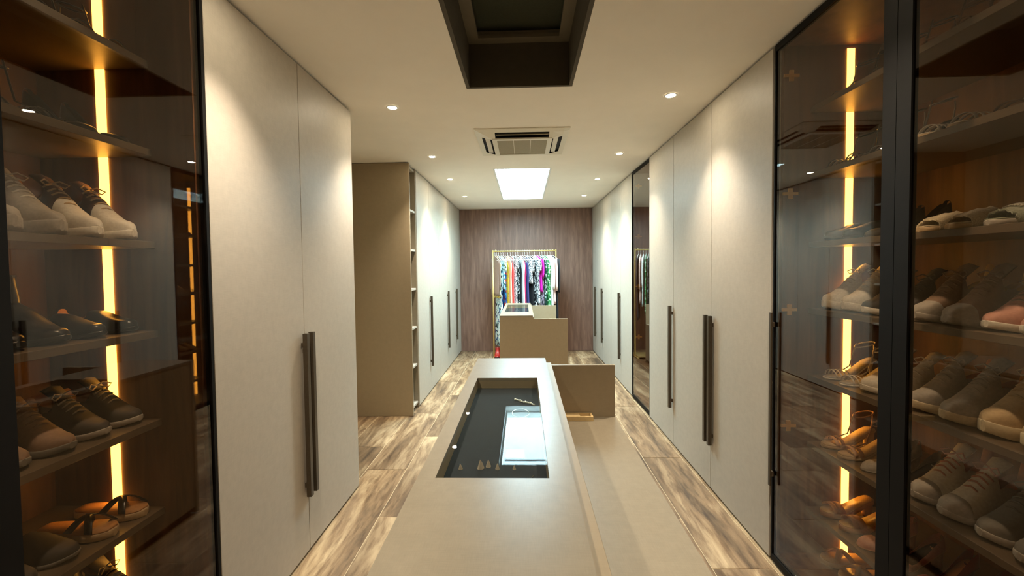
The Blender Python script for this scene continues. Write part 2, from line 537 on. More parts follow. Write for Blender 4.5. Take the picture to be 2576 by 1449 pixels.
# ------------------------------------------------------------------ smoked glass cabinets
ZS = [2.2505, 1.933, 1.5973, 1.2708, 0.941, 0.6077, 0.2745]   # shelf undersides
ST = 0.025
def glass_cabinet(side, y0, y1, doors, xs, led, label, shelves, glass, handles=(), hinges=True, led_z=(0.06, 2.555)):
    X, W = (XL, WL) if side < 0 else (XR, WR)
    d = -1 if side < 0 else 1
    t = thing('glass_cabinet', label, 'cabinet', ((X + W) / 2, (y0 + y1) / 2, 0), 'smoked glass cabinets')
    def B(n, xa, xb, *r, **k):
        a, b_ = sorted((xa, xb))
        return box(n, a, b_, *r, t, **k)
    B('back_panel', W - d * 0.004, W - d * 0.022, y0 + 0.0225, y1 - 0.0225, 0.07, H - 0.03, M_inner)
    B('side_panel', X + d * 0.03, W - d * 0.004, y0 + 0.002, y0 + 0.022, 0.05, H - 0.008, M_inner)
    sp = B('side_panel', X + d * 0.03, W - d * 0.004, y1 - 0.022, y1 - 0.002, 0.05, H - 0.008, M_inner)
    B('top_panel', X + d * 0.03, W - d * 0.004, y0 + 0.0225, y1 - 0.0225, H - 0.028, H - 0.008, M_inner)
    B('bottom_panel', X + d * 0.03, W - d * 0.004, y0 + 0.0225, y1 - 0.0225, 0.04, 0.06, M_inner)
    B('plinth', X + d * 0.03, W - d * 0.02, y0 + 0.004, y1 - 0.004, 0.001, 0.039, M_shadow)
    for z in shelves:
        B('shelf', xs, W - d * 0.023, y0 + 0.0225, y1 - 0.0225, z, z + ST, M_shelf, bevel=0.001)
    lw = 0.017
    zz = [led_z[0]] + sorted(shelves) + [led_z[1]]
    for i in range(len(zz) - 1):
        a = zz[i] + (ST if i else 0) + 0.001
        bb = zz[i + 1] - 0.001
        a_, b_ = sorted((led - lw, led + lw))
        box('led_strip', a_, b_, y1 - 0.0265, y1 - 0.0222, a, bb, M_led, t)
    for hz in ((2.43, 1.86, 1.29, 0.71) if hinges else ()):
        hm = MB()
        tx, ty, tz = WORLD[t.name]
        xc = X + d * 0.064
        hm.quadbox(xc - 0.036, xc + 0.036, y1 - 0.029, y1 - 0.0223, hz - 0.007, hz + 0.007)
        hm.quadbox(xc - 0.010, xc + 0.010, y1 - 0.029, y1 - 0.0223, hz - 0.026, hz - 0.0072).quadbox(xc - 0.010, xc + 0.010, y1 - 0.029, y1 - 0.0223, hz + 0.0072, hz + 0.026)
        hm.v = [(p[0] - tx, p[1] - ty, p[2] - tz) for p in hm.v]
        hm.build('hinge', M_brass, t)
    for (a, b_) in doors:
        dx0, dx1 = sorted((X, X + d * 0.022))
        cy = (a + b_) / 2
        mb = MB()
        f = 0.05 if side * 1 else 0.05
        fl, fh = DOORF.get((side, round(a, 3)), (0.02, 0.02))
        cx_ = (dx0 + dx1) / 2
        hx = 0.011
        z0, z1 = 0.014, H - 0.012
        mb.quadbox(-hx, hx, a - cy, a + fl - cy, z0 - 1.3, z1 - 1.3).quadbox(-hx, hx, b_ - fh - cy, b_ - cy, z0 - 1.3, z1 - 1.3)
        mb.quadbox(-hx, hx, a + fl - cy, b_ - fh - cy, z0 - 1.3, z0 + 0.03 - 1.3).quadbox(-hx, hx, a + fl - cy, b_ - fh - cy, z1 - 0.03 - 1.3, z1 - 1.3)
        dr = mb.build('door', M_black, t)
        tx, ty, tz = WORLD[t.name]
        dr.location = (cx_ - tx, cy - ty, 1.3 - tz)
        WORLD[dr.name] = (cx_, cy, 1.3)
        if y0 > 4:
            dr.rotation_euler.z = 0.022          # hangs slightly out of true
        gx0, gx1 = sorted((X + d * 0.006, X + d * 0.010))
        box('pane', gx0, gx1, a + fl + 0.0005, b_ - fh - 0.0005, z0 + 0.0305, z1 - 0.0305, glass, dr)
        for (hd, hy, ha, hb) in handles:
            if hd == round(a, 3):
                handle(dr, hy, side, ha, hb, 0.007, 0.02)
    return t

DOORF = {(1, 1.436): (0.052, 0.005), (1, 0.82): (0.03, 0.052), (-1, 0.86): (0.045, 0.012), (-1, 0.25): (0.03, 0.045), (1, 4.158): (0.024, 0.006)}
XSL, XSR = -1.3553, 1.4033
CABL = 'cabinet beside the two-door wardrobe'
CABR = 'cabinet beside the three-door wardrobe'
glass_cabinet(-1, 0.25, 1.51, [(0.25, 0.858), (0.860, 1.509)], XSL, -1.5361, 'two-door smoked glass shoe cabinet adjoining the two-door wardrobe', ZS, M_smoke, hinges=None)
glass_cabinet(1, 0.82, 2.108, [(0.820, 1.434), (1.436, 2.108)], XSR, 1.5911, 'two-door smoked glass shoe cabinet with black centre posts', ZS, M_smoke, handles=[(1.436, 2.098, 0.40, 1.275)], hinges=True)
glass_cabinet(1, 4.158, 4.80, [(4.158, 4.799)], XSR + 0.03, 1.575, 'narrow single-door smoked glass cabinet in the wardrobe row', [z - 0.02 for z in ZS], M_smoke2, hinges=True, led_z=(0.06, 2.5))
# plain walls flanking the viewpoint
struct(box('wall_left', WL + 0.002, XL, YF + 0.002, 0.245, 0, H - 0.002, M_door), 'plain cream wall before the glass cabinet')
struct(box('wall_right', XR, WR - 0.002, YF + 0.002, 0.815, 0, H - 0.002, M_door), 'plain cream wall before the glass cabinet with posts')

# ------------------------------------------------------------------ islands
def island(x0, xt, xs_, x1, y0, y1, glass, label, cat='counter'):
    """tall display counter on one side, low bench between end panels on the other"""
    zt, zp, zb = 0.965, 0.925, 0.613
    gx0, gx1, gy0, gy1 = glass
    t = thing('display_island', label, cat, ((x0 + x1) / 2, (y0 + y1) / 2, 0), 'display islands')
    ox, oy, oz = WORLD[t.name]
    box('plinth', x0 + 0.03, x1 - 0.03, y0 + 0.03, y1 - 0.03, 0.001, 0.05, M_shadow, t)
    box('counter_body', x0 + 0.004, xt - 0.004, y0 + 0.0225, y1 - 0.0225, 0.05, 0.905, M_brown, t)
    # worktop slab with glass opening, and the well lining below it
    for nm, za, zb_, ya, yb_, mt in (('worktop', 0.951, zt, y0, y1, M_tan), ('display_well', 0.9055, 0.9505, y0 + 0.0225, y1 - 0.0225, M_brown)):
        mb = MB()
        ins = 0.0 if nm == 'worktop' else 0.004
        mb.quadbox(x0 + ins, gx0, ya, yb_, za, zb_).quadbox(gx1, xt - ins, ya, yb_, za, zb_)
        mb.quadbox(gx0, gx1, ya, gy0, za, zb_).quadbox(gx0, gx1, gy1, yb_, za, zb_)
        mb.v = [(p[0] - ox, p[1] - oy, p[2] - oz) for p in mb.v]
        mb.build(nm, mt, t)
    box('display_tray', gx0 + 0.001, gx1 - 0.001, gy0 + 0.001, gy1 - 0.001, 0.908, 0.913, M_velvet, t)
    box('glass_top', gx0 + 0.0005, gx1 - 0.0005, gy0 + 0.0005, gy1 - 0.0005, 0.955, 0.961, M_clear, t)
    box('side_panel', xt + 0.0008, xs_, y0 + 0.0225, y1 - 0.0225, 0.05, 0.942, M_brown, t, 0.001)
    box('bench', xs_ + 0.0005, x1, y0 + 0.0225, y1 - 0.0225, 0.05, zb, M_tan, t, 0.001)
    for (a, b_) in ((y0, y0 + 0.022), (y1 - 0.022, y1)):
        mb = MB()
        prof = [(x0, 0.012), (x1, 0.012), (x1, zp), (xt + 0.0008, zp), (xt + 0.0008, 0.9505), (x0, 0.9505)]
        n_ = len(prof)
        mb.v = [(p[0] - ox, a - oy, p[1]) for p in prof] + [(p[0] - ox, b_ - oy, p[1]) for p in prof]
        mb.f = [tuple(range(n_)), tuple(range(2 * n_ - 1, n_ - 1, -1))] + [(k, (k + 1) % n_, n_ + (k + 1) % n_, n_ + k) for k in range(n_)]
        mb.sm = [False] * len(mb.f)
        mb.build('end_panel', M_brown, t)
    return t
island(-0.285, 0.123, 0.156, 0.538, 0.52, 2.502, (-0.237, 0.060, 1.057, 2.046), 'tan display island with dark glass top and empty low bench')
island(-0.290, 0.098, 0.112, 0.500, 4.79, 6.555, (-0.250, 0.056, 5.18, 6.27), 'tan display island standing before the clothes rack')

# tray left on the bench against the end panel
mb = MB()
x0, x1, y0, y1, z0, z1 = -0.11, 0.11, -0.035, 0.035, 0.0, 0.026
e = 0.012
mb.quadbox(x0, x1, y0, y0 + e, z0, z1).quadbox(x0, x1, y1 - e, y1, z0, z1).quadbox(x0, x0 + e, y0 + e, y1 - e, z0, z1).quadbox(x1 - e, x1, y0 + e, y1 - e, z0, z1)
mb.quadbox(x0 + e, x1 - e, y0 + e, y1 - e, z0, z0 + 0.006).quadbox(x0 + e, 0.035, y0 + e, y1 - e, z0 + 0.006, z1 - 0.001)
o = mb.build('wooden_tray', plain('pale_oak', srgb(202, 174, 124), 0.5))
o.location = (0.286, 2.438, 0.6135)
tag(o, 'small pale wooden tray on the bench against the end panel', 'tray')

# things shown under the near glass
ZT = 0.9135
M_stone = plain('ivory_resin', srgb(176, 160, 142), 0.5)
for i, (x, y, s) in enumerate(((-0.195, 1.21, 0.012), (-0.135, 1.215, 0.019), (-0.113, 1.225, 0.016), (-0.085, 1.21, 0.013), (-0.035, 1.21, 0.009))):
    mb = MB()
    n = 7
    mb.loft([[(s * 0.62 * math.cos(2 * PI * k / n), s * 0.5 * math.sin(2 * PI * k / n), 0) for k in range(n)],
             [(s * 0.36 * math.cos(2 * PI * k / n), s * 0.3 * math.sin(2 * PI * k / n), s * 0.7) for k in range(n)],
             [(s * 0.05 * math.cos(2 * PI * k / n) - s * 0.1, s * 0.05 * math.sin(2 * PI * k / n), s * 1.35) for k in range(n)]], smooth=False)
    o = mb.build('ring_cone', M_stone)
    o.location = (x, y, ZT); o.rotation_euler.z = i * 0.7
    tag(o, ('lone small ivory ring cone by the spectacles', 'tallest ivory ring cone under the island glass', 'ivory ring cone touching the tallest cone', 'squat ivory ring cone before the grey pad', 'tiniest ivory ring cone under the island glass')[i], 'ring holder', 'ring cones in the display')
mb = MB().quadbox(-0.03, 0.03, -0.028, 0.028, 0, 0.008)
o = mb.build('jewellery_pad', plain('grey_suede', srgb(120, 118, 110), 0.9), None, 0.003, 2)
o.location = (-0.035, 1.30, ZT); tag(o, 'square grey suede jewellery pad under the island glass', 'pad')
M_pearl = plain('pearl', srgb(240, 236, 224), 0.2, noise=0.02)
pts = [(0.0 + 0.055 * k / 14 - 0.03 + 0.0, -0.03 * k / 14, 0.004) for k in range(15)]
mb = MB()
for k in range(12):
    cx_, cy_ = -0.02 + k * 0.0075, 0.03 - k * 0.006 + 0.004 * math.sin(k)
    r = 0.0042 if k % 3 else 0.0055
    rings = []
    for q in range(1, 6):
        a = PI * q / 6
        rings.append([(cx_ + r * math.sin(a) * math.cos(2 * PI * j / 8), cy_ + r * math.sin(a) * math.sin(2 * PI * j / 8), r - r * math.cos(a)) for j in range(8)])
    mb.loft(rings)
o = mb.build('pearl_bracelet', M_pearl); o.location = (-0.025, 1.82, ZT)
tag(o, 'pearl bracelet laid straight under the island glass', 'bracelet')
mb = MB().tube([(0.035 * math.cos(2 * PI * k / 24), 0.05 * math.sin(2 * PI * k / 24), 0.0022) for k in range(25)], 0.0014, 5)
o = mb.build('silver_necklace', plain('silver', srgb(214, 214, 210), 0.2, metal=1.0)); o.location = (-0.02, 1.68, ZT)
tag(o, 'fine silver necklace forming a loop under the island glass', 'necklace')
for (x, y, a, l, lb) in ((0.0, 1.13, 0.5, 0.09, 'longest thin silver hair pin'), (0.015, 1.09, -0.35, 0.05, 'middle-sized thin silver hair pin'), (-0.07, 1.09, 0.2, 0.04, 'short thin silver hair pin by the spectacles')):
    mb = MB().tube([(0, -l / 2, 0.002), (0.003, 0, 0.002), (0, l / 2, 0.002)], 0.0012, 5)
    o = mb.build('hair_pin', MATS['silver']); o.location = (x, y, ZT); o.rotation_euler.z = -a
    tag(o, lb + ' under the island glass', 'hair pin', 'hair pins in the display')
t = thing('spectacles', 'folded thin-framed spectacles under the island glass', 'glasses', (-0.13, 1.10, ZT))
for s in (-1, 1):
    MB().tube([(s * 0.03 + 0.022 * math.cos(2 * PI * k / 18), -0.0 + 0.017 * math.sin(2 * PI * k / 18), 0.003) for k in range(19)], 0.0014, 5).build('rim', M_black, t)
    MB().loft([[(s * 0.03 + 0.021 * math.cos(2 * PI * k / 18), 0.016 * math.sin(2 * PI * k / 18), z) for k in range(18)] for z in (0.0022, 0.0032)]).build('lens', M_clear, t)
    MB().tube([(s * 0.052, 0.004, 0.003), (s * 0.05, 0.012, 0.006), (-s * 0.04, 0.02, 0.008)], 0.0012, 5).build('temple', M_black, t)

# ------------------------------------------------------------------ ceiling fittings
def downlight(x, y, where):
    t = thing('downlight', 'round recessed warm ceiling spotlight ' + where, 'downlight', (x, y, H), 'recessed ceiling downlights')
    n = 20
    def ring(r, z):
        return [(r * math.cos(2 * PI * k / n), r * math.sin(2 * PI * k / n), z) for k in range(n)]
    MB().loft([ring(0.026, -0.001), ring(0.030, -0.004), ring(0.039, -0.005), ring(0.043, -0.0005)], cap=False).build('trim_ring', M_white, t)
    MB().loft([ring(0.0265, -0.0012), ring(0.0265, -0.0035)]).build('lamp_face', M_lamp, t)
    li = bpy.data.lights.new('spot', 'SPOT')
    li.energy = SPOT
    li.color = (1.0, 0.86, 0.67)
    li.spot_size = math.radians(90)
    li.spot_blend = 1.0
    li.shadow_soft_size = 0.025
    lo = bpy.data.objects.new('spot', li); COL.objects.link(lo)
    lo.parent = t
    lo.location = (0, 0, -0.012)
for (dx, dy, where) in (
        (-0.872, 0.25, 'before the glass cabinet adjoining the two-door wardrobe'), (-0.872, 1.52, 'before the two-door wardrobe near its glass cabinet'),
        (-0.871, 2.79, 'at the alcove corner of the two-door wardrobe'), (-0.875, 4.01, 'before the open shelf unit'),
        (-0.879, 5.02, 'before the four-door wardrobe near the open shelves'), (-0.875, 6.21, 'before the last handle of the four-door wardrobe'),
        (0.94, 0.20, 'by the plain wall before the posted glass cabinet'), (0.94, 1.45, 'before the black centre posts of the glass cabinet'),
        (0.945, 2.70, 'before the paired handles of the three-door wardrobe'), (0.924, 4.03, 'before the narrow glass cabinet'),
        (0.913, 5.15, 'before the five-door wardrobe near the narrow cabinet'), (0.916, 6.31, 'before the five-door wardrobe near the walnut wall')):
    downlight(dx, dy, where)

# air conditioner cassette
t = thing('air_conditioner', 'ivory square cassette air conditioner set in the ceiling', 'air conditioner', (-0.004, 3.618, H))
R_ = 0.375
lines = [-R_, -0.328, -0.245, -0.215, 0.215, 0.245, 0.328, R_]
def zac(x, y):
    m = max(abs(x), abs(y))
    return -0.008 - 0.034 * min(1, (R_ - m) / (R_ - 0.245))
mb = MB()
def slot(i, j):
    return (i in (1, 5) and 3 == j) or (j in (1, 5) and i == 3)
for i in range(7):
    for j in range(7):
        if slot(i, j) or (2 <= i <= 4 and 2 <= j <= 4):
            continue
        c_ = [(lines[i], lines[j]), (lines[i + 1], lines[j]), (lines[i + 1], lines[j + 1]), (lines[i], lines[j + 1])]
        k = len(mb.v)
        mb.v += [(a, b_, zac(a, b_)) for a, b_ in c_]
        mb.f.append((k, k + 1, k + 2, k + 3)); mb.sm.append(False)
k = len(mb.v)
sq = [(-R_, -R_), (R_, -R_), (R_, R_), (-R_, R_)]
mb.v += [(a, b_, -0.008) for a, b_ in sq] + [(a, b_, -0.0005) for a, b_ in sq]
for q in range(4):
    q2 = (q + 1) % 4
    mb.f.append((k + q, k + q2, k + 4 + q2, k + 4 + q)); mb.sm.append(False)
mb.build('fascia', M_acw, t)
MB().quadbox(-0.34, 0.34, -0.34, 0.34, -0.006, -0.001).build('duct_shade', M_dark, t)  # flat black sheet standing in for the shade inside the air slots
for (cx_, cy_, wx, wy) in ((0, -0.28, 0.215, 0.035), (0, 0.28, 0.215, 0.035), (-0.28, 0, 0.035, 0.215), (0.28, 0, 0.035, 0.215)):
    mb = MB()
    if wx > wy:
        s = 1 if cy_ > 0 else -1
        mb.quadbox(cx_ - wx + 0.006, cx_ + wx - 0.006, cy_ - 0.004 - 0.006, cy_ - 0.004 + 0.008, -0.026, -0.021)
    else:
        mb.quadbox(cx_ - 0.022, cx_ + 0.016, cy_ - wy + 0.006, cy_ + wy - 0.006, -0.026, -0.020)
    mb.build('louvre', M_acw if wy > wx else M_acg, t)
mb = MB()
for (a, b_, c_, d_) in ((-0.244, 0.244, -0.244, -0.205), (-0.244, 0.244, 0.205, 0.244), (-0.244, -0.205, -0.205, 0.205), (0.205, 0.244, -0.205, 0.205)):
    mb.quadbox(a, b_, c_, d_, -0.047, -0.036)
mb.build('grille_frame', M_acw, t)
MB().quadbox(-0.205, 0.205, -0.205, 0.205, -0.043, -0.036).build('grille', M_acg, t)
for gx in (-0.07, 0.07):
    MB().quadbox(gx - 0.002, gx + 0.002, -0.205, 0.205, -0.0445, -0.043).build('grille_rib', M_acw, t)
for gx in (-0.18, 0.18):
    MB().quadbox(gx - 0.014, gx + 0.014, 0.246, 0.252, -0.046, -0.040).build('clip', M_white, t)

# ------------------------------------------------------------------ clothes rack and garments
RY, RZ = 6.97, 1.806
t = thing('clothes_rack', 'pale gold clothes rail loaded with bright dresses', 'clothes rack', (0.008, RY, 0))
rx = 0.53
MB().tube([(-rx, 0, RZ), (rx, 0, RZ)], 0.012, 10).build('rail', M_gold, t)
for s in (-1, 1):
    MB().tube([(s * rx, 0, 0.03), (s * rx, 0, RZ + 0.02)], 0.012, 10).build('upright', M_gold, t)
    MB().tube([(s * rx, -0.21, 0.014), (s * rx, 0.21, 0.014)], 0.013, 8).build('foot', M_gold, t)
    MB().tube([(s * (rx - 0.05), 0, RZ - 0.002), (s * (rx - 0.05), 0, RZ + 0.025)], 0.007, 8).build('finial', M_gold, t)
MB().quadbox(-rx, rx, -0.20, 0.20, 0.03, 0.042).build('base_shelf', M_gold, t)

ROTZ = math.radians(24)
def hanger_mesh(W=0.38):
    mb = MB()
    hk = [(0, 0.0, -0.075), (0, 0.0, -0.03)]
    for k in range(9):
        a = -PI / 2 + PI * 1.25 * k / 8
        hk.append((0, 0.016 * math.cos(a) if k else 0.0, 0.0 + 0.0165 * math.sin(a) + (0 if k else 0)))
    mb.tube(hk[:2] + [(0, 0.010, -0.017)] + [(0, 0.017 * math.cos(a), 0.0 + 0.0155 * math.sin(a)) for a in [(-0.6 + 0.42 * i) for i in range(8)]], 0.0022, 5)
    mb.tube([(0, -W / 2, -0.15), (0, -W * 0.25, -0.108), (0, 0, -0.075), (0, W * 0.25, -0.108), (0, W / 2, -0.15), (0, 0, -0.155), (0, -W / 2, -0.15)], 0.0045, 6)
    return mb
HANGER = hanger_mesh().mesh('hanger', M_white)

def garment(x, length, W, thick, mat, name, label, sleeves=0.0, flare=1.0, straps=False, waist=0.85, dx=0, slm=None, strapc=None):
    h = link('hanger', HANGER)
    h.location = (x, RY, RZ + 0.0)
    h.rotation_euler.z = ROTZ
    short = label
    for cut in (' hanging', ' beside', ' next', ' between', ' on the rail', ' behind', ' before', ' near', ' directly', ' scattered', ' with', ' in the'):
        short = short.split(cut)[0]
    tag(h, 'white plastic hanger holding the ' + short, 'hanger', 'white hangers on the rail')
    thick = 0.019
    n = 28
    rings = []
    steps = 14
    ph = random.random() * 6
    top = -0.082
    for k in range(steps + 1):
        f = k / steps
        if straps:
            z = -0.19 - f * (length - 0.11)
            bw = W * 0.30 + W * 0.16 * min(1, f * 6)
        else:
            z = top - f * length
            sh = min(1, f * steps / 2.2)
            bw = 0.05 + (W / 2 - 0.05) * sh ** 0.8
        if f > 0.2:
            g = (f - 0.2) / 0.8
            bw *= waist + (flare - waist) * abs(g - 0.25) / 0.75 if g > 0.25 else 1 + (waist - 1) * g / 0.25
        tk = thick / 2 * (0.35 + 0.65 * min(1, f * 4)) * (1 + 0.25 * f * flare)
        amp = 0.10 + 0.30 * f
        ring = []
        for j in range(n):
            a = 2 * PI * j / n
            fold = 1 + amp * math.sin(7 * a + ph + 1.5 * f) * 0.5 + amp * 0.4 * math.sin(4 * a - ph)
            ring.append((tk * math.sin(a) * fold + 0.002 * math.sin(3 * f + ph), bw * math.cos(a) * (1 + 0.04 * math.sin(9 * a + ph)), z + 0.008 * math.sin(5 * a + ph) * f))
        rings.append(ring)
    mb = MB().loft(rings)
    o = mb.build(name, mat)
    o.location = (x + dx, RY, RZ)
    o.rotation_euler.z = ROTZ
    tag(o, label, name.replace('_', ' '), 'garments on the clothes rail')
    if straps:
        for s in (-1, 1):
            MB().band([(0, s * 0.05, -0.09), (0.006, s * W * 0.2, -0.14), (0, s * W * 0.27, -0.20)], (0.0, 0.012, 0.0), 0.003).build('strap', mat, o)
    if sleeves:
        for s in (-1, 1):
            rr = []
            for k in range(7):
                f = k / 6
                cyy = s * (W / 2 - 0.01 + 0.035 * math.sin(f * 2.4))
                cz = top - 0.06 - f * sleeves
                r1, r2_ = thick * (0.42 - 0.12 * f), 0.055 - 0.018 * f
                rr.append([(r1 * math.cos(2 * PI * j / 10), cyy + r2_ * math.sin(2 * PI * j / 10), cz) for j in range(10)])
            MB().loft(rr).build('sleeve', slm or mat, o)
    return o

K = srgb
P_ = {
 'taupe': plain('taupe_knit', K(150, 130, 120), 0.9, noise=0.08),
 'coral': plain('coral_crepe', K(232, 92, 88), 0.7),
 'mustard': printed('mustard_print', K(206, 160, 30), [K(230, 196, 80), K(178, 130, 20)], 60, 'noise'),
 'fuchsia': plain('fuchsia_satin', K(214, 36, 170), 0.4),
 'green': printed('green_leaf_print', K(56, 140, 76), [K(120, 190, 120), K(30, 90, 48), K(226, 240, 220)], 45),
 'navy': plain('navy_crepe', K(58, 66, 120), 0.7),
 'black': plain('black_crepe', K(26, 26, 30), 0.75),
 'blush': plain('blush_cotton', K(240, 206, 196), 0.8),
 'white': plain('white_cotton', K(240, 240, 238), 0.8),
 'wb': printed('white_black_print', K(238, 238, 238), [K(40, 40, 46), K(238, 238, 238), K(90, 90, 96)], 70),
 'bw': printed('black_white_print', K(30, 30, 34), [K(30, 30, 34), K(230, 230, 230), K(60, 70, 70)], 55),
 'blueflor': printed('blue_floral_print', K(214, 236, 244), [K(238, 246, 248), K(60, 90, 150), K(150, 200, 210), K(40, 50, 60)], 28),
 'yelflor': printed('yellow_floral_print', K(236, 224, 150), [K(228, 186, 30), K(30, 30, 30), K(240, 240, 230)], 30),
 'blue': printed('blue_abstract_print', K(40, 110, 180), [K(30, 60, 120), K(90, 170, 210), K(210, 70, 60)], 24),
 'lilac': printed('lilac_floral_print', K(150, 140, 150), [K(190, 160, 190), K(60, 60, 66), K(230, 225, 230)], 40),
 'aqua': printed('aqua_floral_print', K(224, 240, 242), [K(90, 170, 180), K(240, 250, 250), K(70, 110, 80)], 40),
 'magenta': plain('magenta_crepe', K(214, 50, 110), 0.7),
 'peach': plain('peach_linen', K(238, 196, 170), 0.8),
 'teal': printed('dark_green_print', K(26, 60, 48), [K(20, 30, 28), K(200, 220, 210), K(60, 110, 90)], 50),
}
GARM = [
 # x, length, W, thick, mat, name, label, sleeves, flare, straps
 (-0.486, 0.66, 0.40, 0.050, 'taupe', 'jacket', 'taupe knit jacket hanging at the rail end over the long dress', 0.50, 1.0, False),
 (-0.455, 0.70, 0.36, 0.030, 'yelflor', 'blouse', 'yellow and black floral blouse beside the taupe jacket', 0, 1.0, False),
 (-0.425, 1.52, 0.40, 0.045, 'blueflor', 'dress', 'floor-length pale blue floral dress hanging beyond the island', 0, 1.15, True),
 (-0.385, 0.55, 0.38, 0.032, 'aqua', 'blouse', 'white and aqua floral blouse next to the yellow dress', 0.2, 1.0, False),
 (-0.350, 0.95, 0.34, 0.030, 'blue', 'dress', 'blue abstract print dress with red marks', 0, 1.0, True),
 (-0.312, 0.92, 0.38, 0.035, 'mustard', 'dress', 'mustard yellow patterned dress on the rail', 0, 1.05, True),
 (-0.272, 0.84, 0.36, 0.030, 'peach', 'dress', 'pale peach dress between mustard and coral dresses', 0, 1.0, False),
 (-0.228, 0.98, 0.38, 0.040, 'coral', 'dress', 'sleeveless coral red dress on the rail', 0, 1.0, True),
 (-0.185, 0.90, 0.36, 0.030, 'wb', 'dress', 'white dress with black print beside the coral dress', 0.16, 1.0, False),
 (-0.140, 0.98, 0.38, 0.038, 'bw', 'dress', 'black dress scattered with white print in the rail middle', 0, 1.05, False),
 (-0.100, 0.95, 0.34, 0.030, 'black', 'dress', 'plain black dress behind the black print dress', 0, 1.0, True),
 (-0.060, 0.92, 0.36, 0.030, 'white', 'dress', 'plain white dress next to the magenta dress', 0, 1.0, False),
 (-0.022, 0.96, 0.34, 0.030, 'magenta', 'dress', 'narrow magenta dress beside the navy dress', 0, 1.0, True),
 (0.016, 0.98, 0.36, 0.034, 'navy', 'dress', 'plain navy blue dress on the rail', 0, 1.0, True),
 (0.058, 0.46, 0.42, 0.040, 'wb', 'blouse', 'short black and white print blouse beside the navy dress', 0.22, 1.0, False),
 (0.098, 0.96, 0.34, 0.030, 'black', 'dress', 'long black dress beside the short print blouse', 0, 1.0, False),
 (0.138, 0.94, 0.38, 0.036, 'bw', 'dress', 'black and white floral dress before the fuchsia blouse', 0, 1.1, True),
 (0.180, 0.82, 0.40, 0.034, 'wb', 'dress', 'white floral dress directly beside the fuchsia blouse', 0.2, 1.0, False),
 (0.225, 0.60, 0.38, 0.042, 'fuchsia', 'blouse', 'bright fuchsia satin blouse on the rail', 0.3, 1.0, False),
 (0.265, 0.96, 0.36, 0.034, 'lilac', 'dress', 'lilac grey floral dress behind the fuchsia blouse', 0, 1.05, True),
 (0.305, 0.94, 0.34, 0.030, 'teal', 'dress', 'dark green print dress before the leaf print dress', 0, 1.0, False),
 (0.348, 1.00, 0.40, 0.044, 'green', 'dress', 'green leaf print dress on the rail', 0, 1.05, False),
 (0.395, 0.86, 0.40, 0.036, 'white', 'shirt', 'white cotton shirt beside the green leaf dress', 0.5, 1.0, False),
 (0.438, 0.80, 0.40, 0.036, 'blush', 'shirt', 'pale blush shirt with long sleeves near the rail end', 0.52, 1.0, False),
 (0.478, 1.08, 0.40, 0.050, 'black', 'coat', 'long black coat hanging at the rail end', 0.55, 1.0, False),
]
for (gx, ln, W, tk, mt, nm, lb, sl, fl, stp) in GARM:
    garment(gx, ln, W, tk, P_[mt], nm, lb, sl, fl, stp)

# ------------------------------------------------------------------ shoes
def interp(tab, t):
    for (a, va), (b_, vb) in zip(tab[:-1], tab[1:]):
        if t <= b_:
            f = (t - a) / (b_ - a) if b_ > a else 0
            f = f * f * (3 - 2 * f) * 0.5 + f * 0.5
            return va + (vb - va) * f
    return tab[-1][1]
OUT = [(0, .30), (.03, .52), (.09, .66), (.25, .74), (.45, .78), (.63, .97), (.72, 1.0), (.8, .96), (.86, .87), (.91, .74), (.95, .57), (.98, .37), (1, .06)]
PTD = [(0, .30), (.03, .50), (.09, .62), (.25, .62), (.45, .62), (.65, .92), (.75, .92), (.9, .55), (.97, .25), (1, .06)]
TS = [0, .015, .04, .08, .14, .2, .27, .34, .4, .45, .5, .56, .62, .68, .74, .8, .86, .91, .95, .98, 1.0]

def sole_loft(L, W, th0, zf, out=OUT, ex=0.003, spring=0.0, taper=0.0):
    rings = []
    for t in TS:
        th = th0 * (1 - taper * max(0, (t - 0.35) / 0.65))
        w_ = W / 2 * interp(out, t) + ex
        x = t * L + (ex if t == 1 else (-ex if t == 0 else 0))
        z = zf(t) + spring * max(0, (t - 0.78) / 0.22) ** 1.5
        b_ = min(0.004, th * 0.3)
        rings.append([(x, -w_ + b_, z), (x, w_ - b_, z), (x, w_, z + b_), (x, w_, z + th - b_), (x, w_ - b_, z + th), (x, -w_ + b_, z + th), (x, -w_, z + th - b_), (x, -w_, z + b_)])
    return MB().loft(rings)

def upper_grid(L, W, z0, hf, dipf, out=OUT, n=17, spring=0.0, t0=0.0, t1=1.0, expo=0.75):
    ts = [t for t in TS if t0 - 1e-6 <= t <= t1 + 1e-6]
    rows = []
    for t in ts:
        w_ = W / 2 * interp(out, t)
        h = hf(t)
        zz = z0(t) + spring * max(0, (t - 0.78) / 0.22) ** 1.5
        row = []
        for k in range(n):
            a = PI * k / (n - 1)
            c_, s_ = math.cos(a), math.sin(a)
            y = w_ * (1 if c_ >= 0 else -1) * abs(c_) ** 0.62
            z = h * abs(s_) ** expo
            lean = 1 - 0.16 * (z / max(h, 1e-4)) * (1 if t < 0.5 else 0.4)
            y *= lean
            d_ = dipf(t)
            if d_ > 0 and 4 <= k <= n - 5:
                z -= d_
            row.append((t * L, y, zz + z))
        rows.append(row)
    return ts, rows

def grid_mesh(rows, sel, n):
    mb = MB()
    idx = {}
    def vi(r, k):
        if (r, k) not in idx:
            idx[(r, k)] = len(mb.v); mb.v.append(rows[r][k])
        return idx[(r, k)]
    for r in range(len(rows) - 1):
        for k in range(n - 1):
            if sel(r, k):
                mb.f.append((vi(r, k), vi(r, k + 1), vi(r + 1, k + 1), vi(r + 1, k))); mb.sm.append(True)
    return mb

